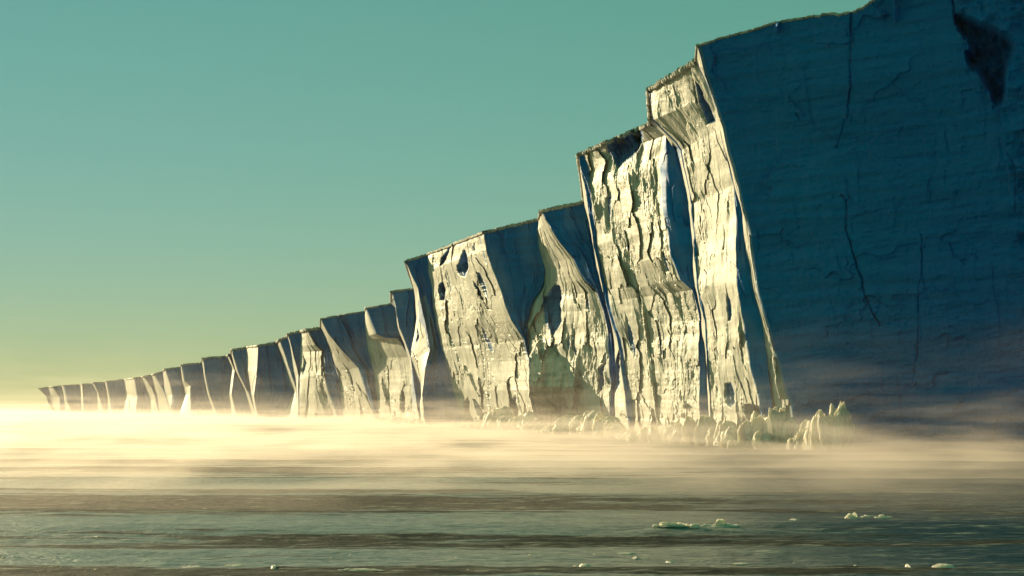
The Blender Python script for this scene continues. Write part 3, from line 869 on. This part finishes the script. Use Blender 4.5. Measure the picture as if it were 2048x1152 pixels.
for i, (bx, by) in enumerate(bits):
    D = HC * F / (by - HORIZON)
    if proto is None:
        me = lump_mesh('ice_fragment', 99)
    o = bpy.data.objects.new('ice_fragment', me); COL.objects.link(o)
    proto = o
    xw = (bx - 1024) * D / F
    s_ = random.uniform(1.4, 3.2) * D / F
    o.scale = (s_ * random.uniform(1, 2.2), s_ * 1.3, s_ * 0.9)
    o.rotation_euler = (0, 0, random.uniform(0, 6))
    o.location = (xw, D, float(wave_height(np.array(xw), np.array(D))) + 0.2 * s_)
    tag(o, BITL[i], 'ice fragment', 'tiny ice fragments scattered over the near water')

# ------------------------------------------------------------------ air and sea smoke
def box(name, x0, x1, y0, y1, z0, z1, mat):
    v_ = [(x, y, z) for z in (z0, z1) for y in (y0, y1) for x in (x0, x1)]
    f_ = [(0, 2, 3, 1), (4, 5, 7, 6), (0, 1, 5, 4), (2, 6, 7, 3), (0, 4, 6, 2), (1, 3, 7, 5)]
    me = bpy.data.meshes.new(name); me.from_pydata(v_, [], f_); me.materials.append(mat)
    o = bpy.data.objects.new(name, me); COL.objects.link(o); return o
def vol(name, color, aniso):
    m = bpy.data.materials.new(name); m.use_nodes = True
    m.node_tree.nodes.clear()
    out = N(m, 'ShaderNodeOutputMaterial'); pv = N(m, 'ShaderNodeVolumePrincipled')
    pv.inputs['Color'].default_value = (*color, 1); pv.inputs['Anisotropy'].default_value = aniso
    m.node_tree.links.new(pv.outputs[0], out.inputs['Volume'])
    return m, pv
USE_HAZE, USE_SMOKE = True, True
if USE_HAZE:
    hm, hp = vol('haze_air', (0.95, 0.95, 0.95), 0.2)
    hp.inputs['Density'].default_value = 0.000025
    hz = box('haze', -4500, 4500, -100, 7000, -1.5, 60, hm)
    tag(hz, 'thin pale haze in the air', kind='stuff')

def smoke(name, x0, x1, y0, y1, ztop, dens, scale_h, cell, step, label, thr=0.42, puff=0.20):
    m, pv = vol(name, (0.82, 0.745, 0.70), 0.52)
    L = m.node_tree.links
    tc = N(m, 'ShaderNodeTexCoord')
    mp = N(m, 'ShaderNodeMapping'); mp.inputs['Scale'].default_value = (1 / (cell * 0.8), 1 / (cell * 1.7), 1 / (scale_h * 2.0))
    L.new(tc.outputs['Object'], mp.inputs[0])
    n = N(m, 'ShaderNodeTexNoise'); n.inputs['Scale'].default_value = 1; n.inputs['Detail'].default_value = 3; n.inputs['Roughness'].default_value = 0.6
    n.inputs['Distortion'].default_value = 0.4
    L.new(mp.outputs[0], n.inputs[0])
    sx = N(m, 'ShaderNodeSeparateXYZ'); L.new(tc.outputs['Object'], sx.inputs[0])
    # local height of the smoke swells with the noise
    hN = N(m, 'ShaderNodeMapRange'); hN.inputs[1].default_value = thr; hN.inputs[2].default_value = 0.72
    hN.inputs[3].default_value = 0.3; hN.inputs[4].default_value = 3.4
    L.new(n.outputs[0], hN.inputs[0])
    hm_ = N(m, 'ShaderNodeMath', operation='MULTIPLY'); L.new(hN.outputs[0], hm_.inputs[0]); hm_.inputs[1].default_value = scale_h
    dv = N(m, 'ShaderNodeMath', operation='DIVIDE'); L.new(sx.outputs['Z'], dv.inputs[0]); L.new(hm_.outputs[0], dv.inputs[1])
    ng = N(m, 'ShaderNodeMath', operation='MULTIPLY'); L.new(dv.outputs[0], ng.inputs[0]); ng.inputs[1].default_value = -1
    ex = N(m, 'ShaderNodeMath', operation='EXPONENT'); L.new(ng.outputs[0], ex.inputs[0])
    pt = N(m, 'ShaderNodeMapRange'); pt.inputs[1].default_value = thr - 0.1; pt.inputs[2].default_value = 0.66
    pt.inputs[3].default_value = 0.22; pt.inputs[4].default_value = 1.25
    L.new(n.outputs[0], pt.inputs[0])
    e2 = N(m, 'ShaderNodeMath', operation='MULTIPLY'); L.new(ng.outputs[0], e2.inputs[0]); e2.inputs[1].default_value = 0.13
    e3 = N(m, 'ShaderNodeMath', operation='EXPONENT'); L.new(e2.outputs[0], e3.inputs[0])
    mpp = N(m, 'ShaderNodeMapping'); mpp.inputs['Scale'].default_value = (1 / (cell * 0.36), 1 / (cell * 2.6), 1 / (cell * 0.42)); mpp.inputs['Rotation'].default_value = (0, 0.45, 0.0)
    L.new(tc.outputs['Object'], mpp.inputs[0])
    n2 = N(m, 'ShaderNodeTexNoise'); n2.inputs['Scale'].default_value = 1; n2.inputs['Detail'].default_value = 3; n2.inputs['Roughness'].default_value = 0.62; n2.inputs['Distortion'].default_value = 0.8
    L.new(mpp.outputs[0], n2.inputs[0])
    pf = N(m, 'ShaderNodeMapRange', interpolation_type='SMOOTHSTEP'); pf.inputs[1].default_value = 0.50; pf.inputs[2].default_value = 0.70; pf.inputs[3].default_value = 0.0; pf.inputs[4].default_value = puff
    L.new(n2.outputs[0], pf.inputs[0])
    zz = N(m, 'ShaderNodeMath', operation='DIVIDE'); L.new(sx.outputs['Z'], zz.inputs[0]); zz.inputs[1].default_value = -ztop * 0.24
    ez = N(m, 'ShaderNodeMath', operation='EXPONENT'); L.new(zz.outputs[0], ez.inputs[0])
    pz = N(m, 'ShaderNodeMath', operation='MULTIPLY'); L.new(pf.outputs[0], pz.inputs[0]); L.new(ez.outputs[0], pz.inputs[1])
    e4 = N(m, 'ShaderNodeMath', operation='MULTIPLY_ADD'); L.new(e3.outputs[0], e4.inputs[0]); e4.inputs[1].default_value = 0.002; L.new(ex.outputs[0], e4.inputs[2])
    e5 = N(m, 'ShaderNodeMath', operation='ADD'); L.new(e4.outputs[0], e5.inputs[0]); L.new(pz.outputs[0], e5.inputs[1])
    m1 = N(m, 'ShaderNodeMath', operation='MULTIPLY'); L.new(e5.outputs[0], m1.inputs[0]); L.new(pt.outputs[0], m1.inputs[1])
    # thinner towards the camera
    yr = N(m, 'ShaderNodeMapRange', interpolation_type='SMOOTHSTEP'); yr.inputs[1].default_value = y0; yr.inputs[2].default_value = y0 + (y1 - y0) * 0.26
    L.new(sx.outputs['Y'], yr.inputs[0])
    m2 = N(m, 'ShaderNodeMath', operation='MULTIPLY'); L.new(m1.outputs[0], m2.inputs[0]); L.new(yr.outputs[0], m2.inputs[1])
    if y0 > 150: m2.inputs[1].default_value = 1; L.remove(m2.inputs[1].links[0])
    m3 = N(m, 'ShaderNodeMath', operation='MULTIPLY'); L.new(m2.outputs[0], m3.inputs[0]); m3.inputs[1].default_value = dens
    tf = N(m, 'ShaderNodeMapRange', interpolation_type='SMOOTHSTEP'); tf.inputs[1].default_value = 0.35 * ztop; tf.inputs[2].default_value = ztop * 0.98
    tf.inputs[3].default_value = 1; tf.inputs[4].default_value = 0
    L.new(sx.outputs['Z'], tf.inputs[0])
    m4 = N(m, 'ShaderNodeMath', operation='MULTIPLY'); L.new(m3.outputs[0], m4.inputs[0]); L.new(tf.outputs[0], m4.inputs[1]); m3 = m4
    L.new(m3.outputs[0], pv.inputs['Density'])
    o = box(name, x0, x1, y0, y1, -0.3, ztop, m)
    tag(o, label, kind='stuff')
    size = (x1 - x0 + y1 - y0 + ztop) / 3
    m.cycles.volume_step_rate = step / (size / 10)
    return o
if USE_SMOKE:
    smoke('sea_smoke', -120, 60, 43, 229, 12, 0.046, 0.55, 11, 6, 'thin drifting sea smoke over the near water')
    smoke('sea_smoke', -500, 120, 229.5, 900, 13, 0.020, 0.5, 40, 18, 'bright sea smoke along the foot of the middle cliff')
    smoke('sea_smoke', -2200, 200, 900.5, 3600, 40, 0.0045, 1.3, 120, 70, 'dense bright sea smoke over the far water')
